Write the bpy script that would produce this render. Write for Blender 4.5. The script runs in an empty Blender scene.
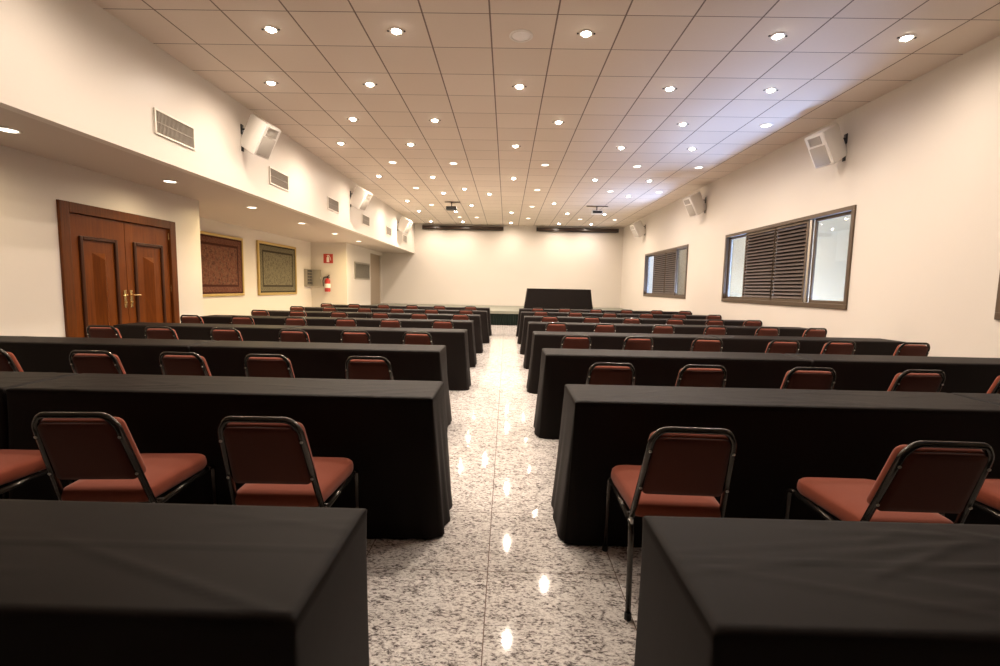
import bpy, bmesh, math, random
from mathutils import Vector, Matrix
random.seed(7)
PI = math.pi
C = bpy.context.scene.collection
SC = bpy.context.scene

# ------------------------------------------------------------------ numbers
CAM_Z = 1.3317
CH = 4.035                    # ceiling height
XR = 5.07                     # window wall
XB = -4.116                   # face of the bulkhead
ZS = 2.735                    # soffit under the bulkhead
XD = -5.44                    # wall with the wooden door
YD = 8.36                     # where that wall ends
XW = -6.80                    # alcove wall with the rugs
YE = 16.34                    # end wall of the alcove
XN = -5.56                    # wall beside the stage
YN = 19.2
YB = 21.06                    # back wall
YR = -7.0                     # rear wall behind the camera
TILE = 0.675
TX0, TY0 = -0.2266, 4.9613
STAGE_Y, STAGE_Z = 16.36, 0.50

# ------------------------------------------------------------------ node helpers
def mat(name):
    m = bpy.data.materials.new(name); m.use_nodes = True
    nt = m.node_tree
    return m, nt, nt.nodes['Principled BSDF']

def N(nt, t, **kw):
    n = nt.nodes.new(t)
    for k, v in kw.items():
        setattr(n, k, v)
    return n

def L(nt, a, b):
    nt.links.new(a, b)

def M(nt, op, a, b=None, c=None):
    n = nt.nodes.new('ShaderNodeMath'); n.operation = op
    for i, v in enumerate((a, b, c)):
        if v is None: continue
        if isinstance(v, (int, float)): n.inputs[i].default_value = v
        else: nt.links.new(v, n.inputs[i])
    return n.outputs[0]

def mixc(nt, fac, a, b):
    n = nt.nodes.new('ShaderNodeMix'); n.data_type = 'RGBA'
    ia = [i for i in n.inputs if i.name == 'A' and i.type == 'RGBA'][0]
    ib = [i for i in n.inputs if i.name == 'B' and i.type == 'RGBA'][0]
    if isinstance(fac, (int, float)): n.inputs[0].default_value = fac
    else: nt.links.new(fac, n.inputs[0])
    for s, v in ((ia, a), (ib, b)):
        if isinstance(v, (tuple, list)): s.default_value = (*v, 1)
        else: nt.links.new(v, s)
    return [o for o in n.outputs if o.type == 'RGBA'][0]

def ramp(nt, fac, stops):
    n = nt.nodes.new('ShaderNodeValToRGB')
    e = n.color_ramp.elements
    while len(e) < len(stops): e.new(0.5)
    for el, (p, c) in zip(e, stops):
        el.position = p; el.color = (*c, 1) if len(c) == 3 else c
    nt.links.new(fac, n.inputs[0])
    return n.outputs[0]

def noise(nt, vec, scale, detail=2, rough=.5, dist=0):
    n = nt.nodes.new('ShaderNodeTexNoise')
    n.inputs['Scale'].default_value = scale; n.inputs['Detail'].default_value = detail
    n.inputs['Roughness'].default_value = rough; n.inputs['Distortion'].default_value = dist
    if vec is not None: nt.links.new(vec, n.inputs['Vector'])
    return n.outputs[0]

def objco(nt): return N(nt, 'ShaderNodeTexCoord').outputs['Object']

def mapping(nt, vec, scale=(1, 1, 1), rot=(0, 0, 0), loc=(0, 0, 0)):
    n = N(nt, 'ShaderNodeMapping'); nt.links.new(vec, n.inputs[0])
    n.inputs['Scale'].default_value = scale; n.inputs['Rotation'].default_value = rot; n.inputs['Location'].default_value = loc
    return n.outputs[0]

def sep(nt, vec):
    n = N(nt, 'ShaderNodeSeparateXYZ'); nt.links.new(vec, n.inputs[0]); return n.outputs

def bump(nt, bs, h, strength=.2, dist=.01):
    n = N(nt, 'ShaderNodeBump'); n.inputs['Strength'].default_value = strength; n.inputs['Distance'].default_value = dist
    nt.links.new(h, n.inputs['Height']); nt.links.new(n.outputs[0], bs.inputs['Normal'])

def simple(name, col, rough=.5, metal=0, spec=.5, nscale=None, nstr=.1, vary=0.0, sheen=0):
    m, nt, b = mat(name)
    b.inputs['Base Color'].default_value = (*col, 1)
    b.inputs['Roughness'].default_value = rough
    b.inputs['Metallic'].default_value = metal
    b.inputs['Specular IOR Level'].default_value = spec
    if sheen:
        b.inputs['Sheen Weight'].default_value = sheen
        b.inputs['Sheen Roughness'].default_value = .4
    if nscale:
        co = objco(nt); f = noise(nt, co, nscale, 3)
        if vary:
            c = mixc(nt, f, tuple(x * (1 - vary) for x in col), tuple(min(1, x * (1 + vary)) for x in col))
            L(nt, c, b.inputs['Base Color'])
        bump(nt, b, f, nstr, .002)
    return m

def gridline(nt, coord, origin, step, half):
    """1 on a line of half-width `half`, 0 elsewhere."""
    t = M(nt, 'DIVIDE', M(nt, 'SUBTRACT', coord, origin), step)
    fr = M(nt, 'ABSOLUTE', M(nt, 'SUBTRACT', M(nt, 'FRACT', M(nt, 'ADD', t, 1000.5)), .5))
    return M(nt, 'LESS_THAN', fr, half / step)

MT = {}
# walls
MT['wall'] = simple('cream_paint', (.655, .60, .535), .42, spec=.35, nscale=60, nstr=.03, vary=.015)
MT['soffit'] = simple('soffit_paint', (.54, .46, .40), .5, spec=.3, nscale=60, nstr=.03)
# ceiling of mineral tiles
m, nt, b = mat('ceiling_tiles')
co = objco(nt); s = sep(nt, co)
gx = gridline(nt, s[0], TX0, TILE, .0085); gy = gridline(nt, s[1], TY0, TILE, .0055)
g = M(nt, 'MAXIMUM', gx, gy)
tix = M(nt, 'FLOOR', M(nt, 'DIVIDE', M(nt, 'SUBTRACT', s[0], TX0), TILE))
tiy = M(nt, 'FLOOR', M(nt, 'DIVIDE', M(nt, 'SUBTRACT', s[1], TY0), TILE))
wn = N(nt, 'ShaderNodeTexWhiteNoise', noise_dimensions='2D')
cb = N(nt, 'ShaderNodeCombineXYZ'); L(nt, tix, cb.inputs[0]); L(nt, tiy, cb.inputs[1]); L(nt, cb.outputs[0], wn.inputs['Vector'])
fn = noise(nt, mapping(nt, co, (18, 140, 18)), 1, 3)
base = mixc(nt, wn.outputs['Value'], (.72, .635, .55), (.77, .685, .60))
base = mixc(nt, M(nt, 'MULTIPLY', fn, .3), base, (.63, .55, .47))
L(nt, mixc(nt, g, base, (.21, .165, .135), ), b.inputs['Base Color'])
b.inputs['Roughness'].default_value = .7; b.inputs['Specular IOR Level'].default_value = .25
bump(nt, b, M(nt, 'SUBTRACT', M(nt, 'MULTIPLY', fn, .15), g), .4, .004)
MT['ceiling'] = m
# polished granite floor
m, nt, b = mat('polished_granite')
co = objco(nt); s = sep(nt, co)
gx = gridline(nt, s[0], -.062, .60, .0022); gy = gridline(nt, s[1], 2.09, .58, .0022)
ti = N(nt, 'ShaderNodeCombineXYZ')
L(nt, M(nt, 'FLOOR', M(nt, 'DIVIDE', M(nt, 'ADD', s[0], .062), .60)), ti.inputs[0])
L(nt, M(nt, 'FLOOR', M(nt, 'DIVIDE', M(nt, 'SUBTRACT', s[1], 2.09), .58)), ti.inputs[1])
wn = N(nt, 'ShaderNodeTexWhiteNoise', noise_dimensions='2D'); L(nt, ti.outputs[0], wn.inputs['Vector'])
off = N(nt, 'ShaderNodeVectorMath', operation='MULTIPLY_ADD'); L(nt, wn.outputs['Color'], off.inputs[0])
off.inputs[1].default_value = (7, 9, 3); L(nt, co, off.inputs[2])
v = off.outputs[0]
f1 = noise(nt, mapping(nt, v, (52, 104, 46), (0, 0, 1.05)), 1, 6, .68, .5)
f2 = noise(nt, mapping(nt, v, (16, 28, 16), (0, 0, .95)), 1, 4, .62, .6)
f3 = noise(nt, mapping(nt, v, (120, 170, 90), (0, 0, .6)), 1, 2, .5)
fl = M(nt, 'ADD', M(nt, 'MULTIPLY', f1, .72), M(nt, 'MULTIPLY', f2, .28))
c1 = ramp(nt, fl, [(.385, (.075, .062, .060)), (.44, (.25, .22, .21)), (.48, (.64, .60, .57)), (.555, (.88, .845, .81))])
c2 = mixc(nt, M(nt, 'MULTIPLY', M(nt, 'GREATER_THAN', f3, .58), .30), c1, (.42, .37, .33))
L(nt, mixc(nt, M(nt, 'MAXIMUM', gx, gy), c2, (.22, .17, .14)), b.inputs['Base Color'])
b.inputs['Roughness'].default_value = .05; b.inputs['Specular IOR Level'].default_value = .5
MT['floor'] = m
# black cloth
def cloth_mat(name, col, sheen):
    m, nt, b = mat(name)
    co = objco(nt)
    w = noise(nt, mapping(nt, co, (900, 900, 900)), 1, 1)
    l = noise(nt, co, 3.0, 3, .6)
    L(nt, mixc(nt, l, tuple(x * .85 for x in col), tuple(x * 1.15 for x in col)), b.inputs['Base Color'])
    b.inputs['Roughness'].default_value = .52; b.inputs['Specular IOR Level'].default_value = .05
    b.inputs['Sheen Weight'].default_value = sheen; b.inputs['Sheen Roughness'].default_value = .35
    b.inputs['Sheen Tint'].default_value = (.9, .8, .75, 1)
    bump(nt, b, M(nt, 'ADD', M(nt, 'MULTIPLY', w, .1), l), .18, .01)
    return m
MT['cloth'] = cloth_mat('black_cloth', (.0140, .0109, .0099), .0)
MT['skirt'] = cloth_mat('dark_green_cloth', (.010, .015, .012), .15)
MT['deck'] = simple('stage_carpet', (.20, .20, .16), .85, nscale=150, nstr=.3, vary=.1)
# chair fabric
def fabric(name, c):
    m, nt, b = mat(name)
    co = objco(nt)
    w = noise(nt, mapping(nt, co, (420, 420, 420)), 1, 2)
    l = noise(nt, co, 9, 2)
    cc = mixc(nt, w, tuple(x * .72 for x in c), tuple(x * 1.25 for x in c))
    L(nt, mixc(nt, M(nt, 'MULTIPLY', l, .35), cc, tuple(x * .8 for x in c)), b.inputs['Base Color'])
    b.inputs['Roughness'].default_value = .85; b.inputs['Specular IOR Level'].default_value = .2
    b.inputs['Sheen Weight'].default_value = .15
    bump(nt, b, w, .25, .002)
    return m
MT['rust'] = fabric('rust_fabric', (.245, .052, .023))
MT['rust_dark'] = fabric('dark_rust_fabric', (.105, .024, .012))
MT['black_metal'] = simple('black_lacquered_tube', (.065, .057, .050), .20, .75, spec=.6)
MT['steel'] = simple('bright_steel', (.62, .58, .52), .28, 1)
MT['rubber'] = simple('black_rubber', (.02, .02, .02), .7)
# wood
def wood(name, a, bcol, sc=(26, 26, 1.6)):
    m, nt, b = mat(name)
    co = objco(nt)
    f = noise(nt, mapping(nt, co, sc), 1, 5, .6, 1.2)
    f2 = noise(nt, mapping(nt, co, (sc[0] * 6, sc[1] * 6, sc[2] * 3)), 1, 2)
    c = ramp(nt, f, [(.3, a), (.7, bcol)])
    L(nt, mixc(nt, M(nt, 'MULTIPLY', f2, .3), c, a), b.inputs['Base Color'])
    b.inputs['Roughness'].default_value = .32; b.inputs['Specular IOR Level'].default_value = .2
    bump(nt, b, f2, .05, .002)
    return m
MT['wood'] = wood('door_wood', (.105, .026, .004), (.19, .052, .008))
MT['wood_dark'] = wood('dark_door_wood', (.035, .012, .006), (.07, .024, .009))
MT['wood_mid'] = wood('door_frame_wood', (.075, .021, .004), (.15, .044, .009))
MT['brass'] = simple('aged_brass', (.72, .52, .24), .25, 1)
MT['white_plastic'] = simple('white_plastic', (.80, .77, .72), .4, nscale=200, nstr=.02)
MT['white_grille'] = simple('white_speaker_grille', (.93, .92, .90), .5, nscale=500, nstr=.1)
MT['grille'] = simple('speaker_grille', (.42, .38, .33), .7, nscale=600, nstr=.5)
MT['vent_white'] = simple('vent_enamel', (.76, .70, .61), .4)
MT['vent_dark'] = simple('vent_shadow', (.10, .085, .07), .8)
MT['vent_slat'] = simple('vent_slat_metal', (.34, .30, .25), .5, .2)
MT['bronze'] = simple('bronze_aluminium', (.115, .080, .052), .4, .4, nscale=40, nstr=.02)
MT['slat'] = simple('louvre_slat_paint', (.105, .078, .064), .42, .3)
MT['gap_dark'] = simple('gap_dark_backing', (.03, .027, .03), .9, nscale=500, nstr=.3)  # near-black for the sheet added behind the shutter slats
MT['screen_case'] = simple('dark_brown_case', (.045, .024, .014), .3)
MT['black_plastic'] = simple('black_plastic', (.012, .012, .013), .35)
MT['grey_metal'] = simple('grey_cabinet_metal', (.36, .33, .27), .4, .3)
MT['grey_dark'] = simple('grey_cabinet_inside', (.20, .175, .14), .6)
MT['red'] = simple('red_enamel', (.40, .026, .020), .3)
MT['red_sign'] = simple('red_sign_print', (.42, .040, .025), .5)
MT['white_sign'] = simple('white_sign_print', (.78, .74, .68), .5)
MT['gilt'] = simple('gilded_frame', (.48, .34, .12), .38, .55, nscale=90, nstr=.15, vary=.2)
MT['outer'] = simple('outdoor_cream_wall', (.45, .34, .20), .8, nscale=20, nstr=.05)
MT['beige_door'] = simple('beige_door_paint', (.36, .28, .20), .5)
MT['concrete'] = simple('light_well_concrete', (.20, .18, .16), .8, nscale=30, nstr=.1)

def emis(name, col, st):
    m, nt, b = mat(name)
    b.inputs['Base Color'].default_value = (.8, .8, .8, 1)
    b.inputs['Emission Color'].default_value = (*col, 1); b.inputs['Emission Strength'].default_value = st
    return m
MT['bulb'] = emis('glowing_bulb', (1, .90, .74), 40)
MT['bulb_dim'] = emis('dim_glowing_lens', (1, .90, .74), 2.6)

m, nt, b = mat('window_glass')
nt.nodes.remove(b)
tr = N(nt, 'ShaderNodeBsdfTransparent'); tr.inputs[0].default_value = (.93, .95, .93, 1)
gl = N(nt, 'ShaderNodeBsdfGlossy'); gl.inputs['Roughness'].default_value = .02
lw = N(nt, 'ShaderNodeLayerWeight'); fac = M(nt, 'ADD', .06, M(nt, 'MULTIPLY', M(nt, 'POWER', lw.outputs['Facing'], 4), .6))
mx = N(nt, 'ShaderNodeMixShader'); L(nt, fac, mx.inputs[0]); L(nt, tr.outputs[0], mx.inputs[1]); L(nt, gl.outputs[0], mx.inputs[2])
L(nt, mx.outputs[0], nt.nodes['Material Output'].inputs[0])
MT['glass'] = m

def rug_mat(name, W, H, field, fig, band, band2, vs):
    """woven carpet: y across, z up in local coordinates, centred."""
    m, nt, b = mat(name)
    co = objco(nt); s = sep(nt, co)
    ay = M(nt, 'ABSOLUTE', s[1]); az = M(nt, 'ABSOLUTE', s[2])
    d = M(nt, 'MINIMUM', M(nt, 'SUBTRACT', W / 2, ay), M(nt, 'SUBTRACT', H / 2, az))   # distance to the edge
    vo = N(nt, 'ShaderNodeTexVoronoi'); vo.inputs['Scale'].default_value = vs
    L(nt, mapping(nt, co, (1, 1, .8)), vo.inputs['Vector'])
    blob = M(nt, 'LESS_THAN', vo.outputs['Distance'], .40)
    n2 = noise(nt, co, vs * 2.2, 3, .6, 1.5)
    vine = M(nt, 'LESS_THAN', M(nt, 'ABSOLUTE', M(nt, 'SUBTRACT', n2, .5)), .05)
    c = mixc(nt, M(nt, 'MULTIPLY', blob, .8), field, fig)
    c = mixc(nt, M(nt, 'MULTIPLY', vine, .7), c, band2)
    wv = M(nt, 'GREATER_THAN', M(nt, 'SINE', M(nt, 'MULTIPLY', M(nt, 'ADD', s[1], s[2]), 60)), .2)
    bc = mixc(nt, M(nt, 'MULTIPLY', wv, .6), field, fig)
    bc = mixc(nt, M(nt, 'MULTIPLY', vine, .5), bc, band2)
    inb = M(nt, 'LESS_THAN', d, .19)
    c = mixc(nt, inb, c, bc)
    for p, w in ((.19, .026), (.02, .022)):
        ln = M(nt, 'LESS_THAN', M(nt, 'ABSOLUTE', M(nt, 'SUBTRACT', d, p)), w)
        c = mixc(nt, ln, c, band)
    fine = noise(nt, co, 160, 2)
    c = mixc(nt, M(nt, 'MULTIPLY', fine, .45), c, field)
    L(nt, c, b.inputs['Base Color']); b.inputs['Roughness'].default_value = .95
    b.inputs['Specular IOR Level'].default_value = .1
    bump(nt, b, fine, .4, .003)
    return m

# ------------------------------------------------------------------ mesh helpers
def add_box(bm, lo, hi, mtx=None, bev=0, seg=2):
    x0, y0, z0 = lo; x1, y1, z1 = hi
    vs = [bm.verts.new(p) for p in ((x0, y0, z0), (x1, y0, z0), (x1, y1, z0), (x0, y1, z0), (x0, y0, z1), (x1, y0, z1), (x1, y1, z1), (x0, y1, z1))]
    fs = [bm.faces.new([vs[i] for i in q]) for q in ((0, 3, 2, 1), (4, 5, 6, 7), (0, 1, 5, 4), (1, 2, 6, 5), (2, 3, 7, 6), (3, 0, 4, 7))]
    if bev:
        es = list({e for f in fs for e in f.edges})
        r = bmesh.ops.bevel(bm, geom=es, offset=bev, segments=seg, affect='EDGES', profile=.5)
        vs = list({v for f in r['faces'] for v in f.verts} | {v for v in vs if v.is_valid})
    if mtx is not None:
        bmesh.ops.transform(bm, matrix=mtx, verts=[v for v in vs if v.is_valid])
    return bm

def fillet(pts, r, n=5):
    """round the inner corners of a polyline"""
    P = [Vector(p) for p in pts]; out = [P[0]]
    for i in range(1, len(P) - 1):
        a, b_, c = P[i - 1], P[i], P[i + 1]
        u = (a - b_); w = (c - b_)
        d = min(r, u.length * .49, w.length * .49)
        p0 = b_ + u.normalized() * d; p1 = b_ + w.normalized() * d
        for k in range(n + 1):
            t = k / n
            out.append(p0 * (1 - t) ** 2 + b_ * 2 * t * (1 - t) + p1 * t ** 2)
    out.append(P[-1]); return out

def add_tube(bm, pts, r, seg=10):
    P = [Vector(p) for p in pts]
    rings = []
    t = (P[1] - P[0]).normalized()
    ref = Vector((0, 0, 1)) if abs(t.z) < .9 else Vector((1, 0, 0))
    n = t.cross(ref).normalized()
    for i, p in enumerate(P):
        if i == 0: t = (P[1] - P[0])
        elif i == len(P) - 1: t = (P[-1] - P[-2])
        else: t = (P[i + 1] - P[i]).normalized() + (P[i] - P[i - 1]).normalized()
        t.normalize()
        n = (n - t * n.dot(t)).normalized(); b_ = t.cross(n)
        rings.append([bm.verts.new(p + (n * math.cos(a) + b_ * math.sin(a)) * r) for a in (2 * PI * k / seg for k in range(seg))])
    for a, b_ in zip(rings, rings[1:]):
        for k in range(seg):
            bm.faces.new((a[k], a[(k + 1) % seg], b_[(k + 1) % seg], b_[k]))
    bm.faces.new(rings[0][::-1]); bm.faces.new(rings[-1])
    return bm

def add_lathe(bm, prof, seg=20, mtx=None):
    """prof: list of (r, z); closed with caps when r > 0 at the ends"""
    rings = []
    for r, z in prof:
        if r < 1e-6: rings.append([bm.verts.new((0, 0, z))])
        else: rings.append([bm.verts.new((r * math.cos(2 * PI * k / seg), r * math.sin(2 * PI * k / seg), z)) for k in range(seg)])
    for a, b_ in zip(rings, rings[1:]):
        for k in range(seg):
            k2 = (k + 1) % seg
            q = [a[k % len(a)], a[k2 % len(a)], b_[k2 % len(b_)], b_[k % len(b_)]]
            q2 = []
            for v in q:
                if v not in q2: q2.append(v)
            if len(q2) > 2: bm.faces.new(q2)
    if len(rings[0]) > 1: bm.faces.new(rings[0][::-1])
    if len(rings[-1]) > 1: bm.faces.new(rings[-1])
    if mtx is not None:
        bmesh.ops.transform(bm, matrix=mtx, verts=[v for r in rings for v in r])
    return bm

def add_prism(bm, poly, a, b_, axis):
    """polygon (2-D) extruded along an axis from a to b_"""
    def P(u, v, w): return {'x': (w, u, v), 'y': (u, w, v), 'z': (u, v, w)}[axis]
    A = [bm.verts.new(P(u, v, a)) for u, v in poly]; B = [bm.verts.new(P(u, v, b_)) for u, v in poly]
    bm.faces.new(A); bm.faces.new(B[::-1])
    for i in range(len(poly)):
        j = (i + 1) % len(poly)
        bm.faces.new((A[i], B[i], B[j], A[j]))
    return bm

def obj(name, bm, m, parent=None, smooth=False, loc=(0, 0, 0)):
    bmesh.ops.recalc_face_normals(bm, faces=bm.faces)
    me = bpy.data.meshes.new(name); bm.to_mesh(me); bm.free()
    if smooth is True:
        for p in me.polygons: p.use_smooth = True
    elif smooth:
        for p in me.polygons: p.use_smooth = True
        me.set_sharp_from_angle(angle=math.radians(smooth))
    me.materials.append(MT[m] if isinstance(m, str) else m)
    o = bpy.data.objects.new(name, me); C.objects.link(o); o.location = loc
    if parent: o.parent = parent
    return o

def B(): return bmesh.new()
def box(lo, hi, bev=0): return add_box(B(), lo, hi, None, bev)

def tag(o, label, cat, group=None, kind=None):
    o['label'] = label; o['category'] = cat
    if group: o['group'] = group
    if kind: o['kind'] = kind
    return o

def thing(name, label, cat, loc=(0, 0, 0), rz=0, group=None):
    o = bpy.data.objects.new(name, None); C.objects.link(o)
    o.empty_display_size = .1
    o.location = loc; o.rotation_euler = (0, 0, rz)
    return tag(o, label, cat, group)

def struct(name, bm, m, parent=None, label=None, cat=None):
    o = obj(name, bm, m, parent)
    if parent is None:
        o['kind'] = 'structure'; o['label'] = label; o['category'] = cat
    return o

def dup(root, label=None, group=None, loc=None, rot=None):
    r = root.copy(); C.objects.link(r)
    if label: r['label'] = label
    if group: r['group'] = group
    if loc: r.location = loc
    if rot: r.rotation_euler = rot
    for ch in list(root.children):
        c = ch.copy(); C.objects.link(c); c.parent = r
        for g_ in list(ch.children):
            d = g_.copy(); C.objects.link(d); d.parent = c
    return r

ORD = ['', 'first', 'second', 'third', 'fourth', 'fifth', 'sixth', 'seventh', 'eighth', 'ninth', 'tenth', 'eleventh', 'twelfth',
       'thirteenth', 'fourteenth', 'fifteenth', 'sixteenth']

# ------------------------------------------------------------------ room shell
T = .16
struct('floor', box((XW - T, YR - T, -.1), (XR + T, YB + T, 0)), 'floor', None, 'polished speckled granite floor with thin tile seams', 'floor')
struct('ceiling', box((XB - .1, YR - T, CH), (XR + T, YB + T, CH + .1)), 'ceiling', None, 'suspended ceiling of square beige tiles with dark joints', 'ceiling')
struct('wall_back', box((XW - T, YB, 0), (XR + T, YB + T, CH)), 'wall', None, 'bare cream wall behind the stage', 'wall')
struct('wall_rear', box((XW - T, YR - T, 0), (XR + T, YR, CH)), 'wall', None, 'cream wall at the rear of the hall', 'wall')
WZ0, WZ1 = 1.096, 2.627
WIN = [(7.07, 11.15), (13.43, 17.53), (.80, 4.93)]
bm = B()
ys = [YR, WIN[2][0], WIN[2][1], WIN[0][0], WIN[0][1], WIN[1][0], WIN[1][1], YB]
add_box(bm, (XR, YR, 0), (XR + T, YB, WZ0)); add_box(bm, (XR, YR, WZ1), (XR + T, YB, CH))
for a, b_ in ((ys[0], ys[1]), (ys[2], ys[3]), (ys[4], ys[5]), (ys[6], ys[7])):
    add_box(bm, (XR, a, WZ0), (XR + T, b_, WZ1))
struct('wall_right', bm, 'wall', None, 'long cream wall with brown sliding windows', 'wall')
# bulkhead along the door side
struct('wall_bulkhead', box((XB - .12, YR, ZS), (XB, YB, CH)), 'wall', None, 'cream bulkhead carrying the air vents and speakers', 'wall')
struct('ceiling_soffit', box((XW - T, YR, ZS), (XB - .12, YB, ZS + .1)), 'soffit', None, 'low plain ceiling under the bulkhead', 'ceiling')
DY0, DY1, DZ = 5.70, 7.70, 2.275
bm = B()
add_box(bm, (XD - T, YR, 0), (XD, DY0, ZS)); add_box(bm, (XD - T, DY1, 0), (XD, YD, ZS)); add_box(bm, (XD - T, DY0, DZ), (XD, DY1, ZS))
add_box(bm, (XD - T - .06, DY0 - .1, 0), (XD - T, DY1 + .1, DZ + .1)); add_box(bm, (XW, YD - T, 0), (XD - T, YD, ZS))  # first box: unseen slab added behind the door to stop light leaking in
struct('wall_left', bm, 'wall', None, 'cream wall around the wooden double door', 'wall')
struct('wall_alcove', box((XW - T, YD - T, 0), (XW, YB, ZS)), 'wall', None, 'cream alcove wall hung with two framed rugs', 'wall')
bm = B()
add_box(bm, (XW, YE, 0), (XN, YE + T, ZS)); add_box(bm, (XN - T, YE + T, 0), (XN, YN, ZS))
add_box(bm, (XN - T, YN, 2.60), (XN, YB, ZS))
struct('wall_alcove_end', bm, 'wall', None, 'cream wall beside the stage with a fire extinguisher', 'wall')

# ------------------------------------------------------------------ door_2: plain door beside the stage
d2 = struct('door_2', box((XN - .13, YN, 0), (XN - .09, YB - .12, 2.60)), 'beige_door', None, 'plain beige door in the recess beside the stage', 'door')
obj('door_trim', box((XN - .13, YB - .12, 0), (XN - .02, YB - .01, 2.60)), 'wall', d2)
k_ = B(); add_lathe(k_, [(.012, 0), (.012, .04), (.028, .045), (.028, .065), (0, .07)], 12, Matrix.Translation((XN - .09, YN + .12, 1.6)) @ Matrix.Rotation(PI / 2, 4, 'Y'))
obj('door_knob', k_, 'steel', d2, True)

# ------------------------------------------------------------------ door_1: wooden double door (in its own coordinates: y along the wall, x out of the wall)
d1 = bpy.data.objects.new('door_1', None); C.objects.link(d1); d1.location = (XD, 0, 0)
d1['kind'] = 'structure'; d1['label'] = 'dark red wooden double door with raised panels and brass handles'; d1['category'] = 'door'
FW = .13
bm = B()
for a, b_ in ((DY0, DY0 + FW), (DY1 - FW, DY1)):
    add_box(bm, (-.12, a, 0), (.035, b_, DZ), None, .008)
add_box(bm, (-.12, DY0 + FW, DZ - FW), (.035, DY1 - FW, DZ), None, .008)
obj('door_frame', bm, 'wood_mid', d1)
ym = (DY0 + DY1) / 2
for side, (a, b_) in enumerate(((DY0 + FW + .004, ym - .003), (ym + .003, DY1 - FW - .004))):
    lf = obj('door_leaf', box((-.06, a, .01), (-.005, b_, DZ - FW - .004), .004), 'wood', d1)
    w = b_ - a
    # raised moulding frame and pyramid panel
    pa, pb, z0, z1 = a + w * .15, b_ - w * .17, .18, 1.875
    bm = B(); t = .05
    for lo, hi in (((pa, z0), (pa + t, z1)), ((pb - t, z0), (pb, z1)), ((pa + t, z1 - t), (pb - t, z1)), ((pa + t, z0), (pb - t, z0 + t))):
        add_box(bm, (-.008, lo[0], lo[1]), (.022, hi[0], hi[1]), None, .012, 3)
    obj('panel_moulding', bm, 'wood_dark', lf)
    bm = B()
    c0, c1, e0, e1 = pa + .19, pb - .19, z0 + .16, z1 - .20
    cm = (c0 + c1) / 2
    V = [bm.verts.new(p) for p in ((-.006, c0, e0), (-.006, c1, e0), (-.006, c1, e1), (-.006, c0, e1), (.075, cm, e0 + .09), (.075, cm, e1 - .09))]
    for q in ((0, 1, 4), (1, 2, 5, 4), (2, 3, 5), (3, 0, 4, 5), (0, 3, 2, 1)): bm.faces.new([V[i] for i in q])
    obj('raised_panel', bm, 'wood', lf)
    sgn = -1 if side == 0 else 1
    hy = ym + sgn * .055
    bm = B(); add_box(bm, (-.006, hy - .022, .93), (.006, hy + .022, 1.18), None, .004)
    hp = obj('handle_plate', bm, 'brass', lf)
    bm = B()
    add_tube(bm, fillet([(.0, hy, 1.11), (.05, hy, 1.11), (.055, hy + sgn * .11, 1.105)], .02), .009, 8)
    add_lathe(bm, [(.018, 0), (.018, .012), (0, .013)], 12, Matrix.Translation((.006, hy, 1.0)) @ Matrix.Rotation(PI / 2, 4, 'Y'))
    obj('lever_handle', bm, 'brass', hp, 40)
    for hz in (.35, 1.15, 1.98):
        yy = a - .002 if side == 0 else b_ + .002
        bm = B(); add_lathe(bm, [(.009, 0), (.009, .10), (0, .108)], 10, Matrix.Translation((.002, yy, hz)))
        obj('hinge', bm, 'brass', lf, 40)

# ------------------------------------------------------------------ windows in the right wall
def window(n, y0, y1, parts, label):
    w = bpy.data.objects.new('window_%d' % n, None); C.objects.link(w); w.location = (XR, 0, 0)
    w['kind'] = 'structure'; w['label'] = label; w['category'] = 'window'
    bm = B(); t = .065
    add_box(bm, (-.025, y0, WZ1 - t), (.10, y1, WZ1), None, .004); add_box(bm, (-.025, y0, WZ0), (.10, y1, WZ0 + .075), None, .004)
    add_box(bm, (-.025, y0, WZ0 + .075), (.10, y0 + t, WZ1 - t), None, .004); add_box(bm, (-.025, y1 - t, WZ0 + .075), (.10, y1, WZ1 - t), None, .004)
    obj('window_frame', bm, 'bronze', w)
    zb, zt = WZ0 + .075, WZ1 - t
    for kind, a, b_, x in parts:
        s_ = .048
        bm = B()
        for lo, hi in (((a, zb), (a + s_, zt)), ((b_ - s_, zb), (b_, zt)), ((a + s_, zt - s_), (b_ - s_, zt)), ((a + s_, zb), (b_ - s_, zb + s_))):
            add_box(bm, (x - .016, lo[0], lo[1]), (x + .016, hi[0], hi[1]), None, .003)
        if kind == 'pane':
            sa = obj('sash', bm, 'bronze', w)
            obj('pane', box((x - .003, a + s_ - .004, zb + s_ - .004), (x + .003, b_ - s_ + .004, zt - s_ + .004)), 'glass', sa)
        else:
            sa = obj('shutter', bm, 'bronze', w)
            bm = B(); n_ = 20; h = (zt - zb - 2 * s_) / n_
            for k in range(n_):
                zc = zb + s_ + h * (k + .5)
                mx = Matrix.Translation((x, 0, zc)) @ Matrix.Rotation(math.radians(-48), 4, 'Y')
                add_box(bm, (-.030, a + s_ - .003, -.004), (.030, b_ - s_ + .003, .004), mx)
            obj('louvre_slats', bm, 'slat', sa)
            obj('added_dark_backing', box((x + .022, a + s_ - .004, zb + s_ - .004), (x + .025, b_ - s_ + .004, zt - s_ + .004)), 'gap_dark', sa)  # added dark sheet, there only to make the gaps between slats dark
    return w
w1 = window(1, *WIN[0], [('pane', 9.75, 11.09, .065), ('louvre', 9.13, 10.26, .022), ('louvre', 8.16, 9.17, .022), ('pane', 7.13, 8.06, .065)],
       'wide brown window with two louvred shutters and a reflecting glass pane')
bm = box((.01, 8.075, WZ0 + .08), (.05, 8.135, WZ1 - .07), .004)
obj('steel_edge', bm, 'steel', w1)
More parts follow.
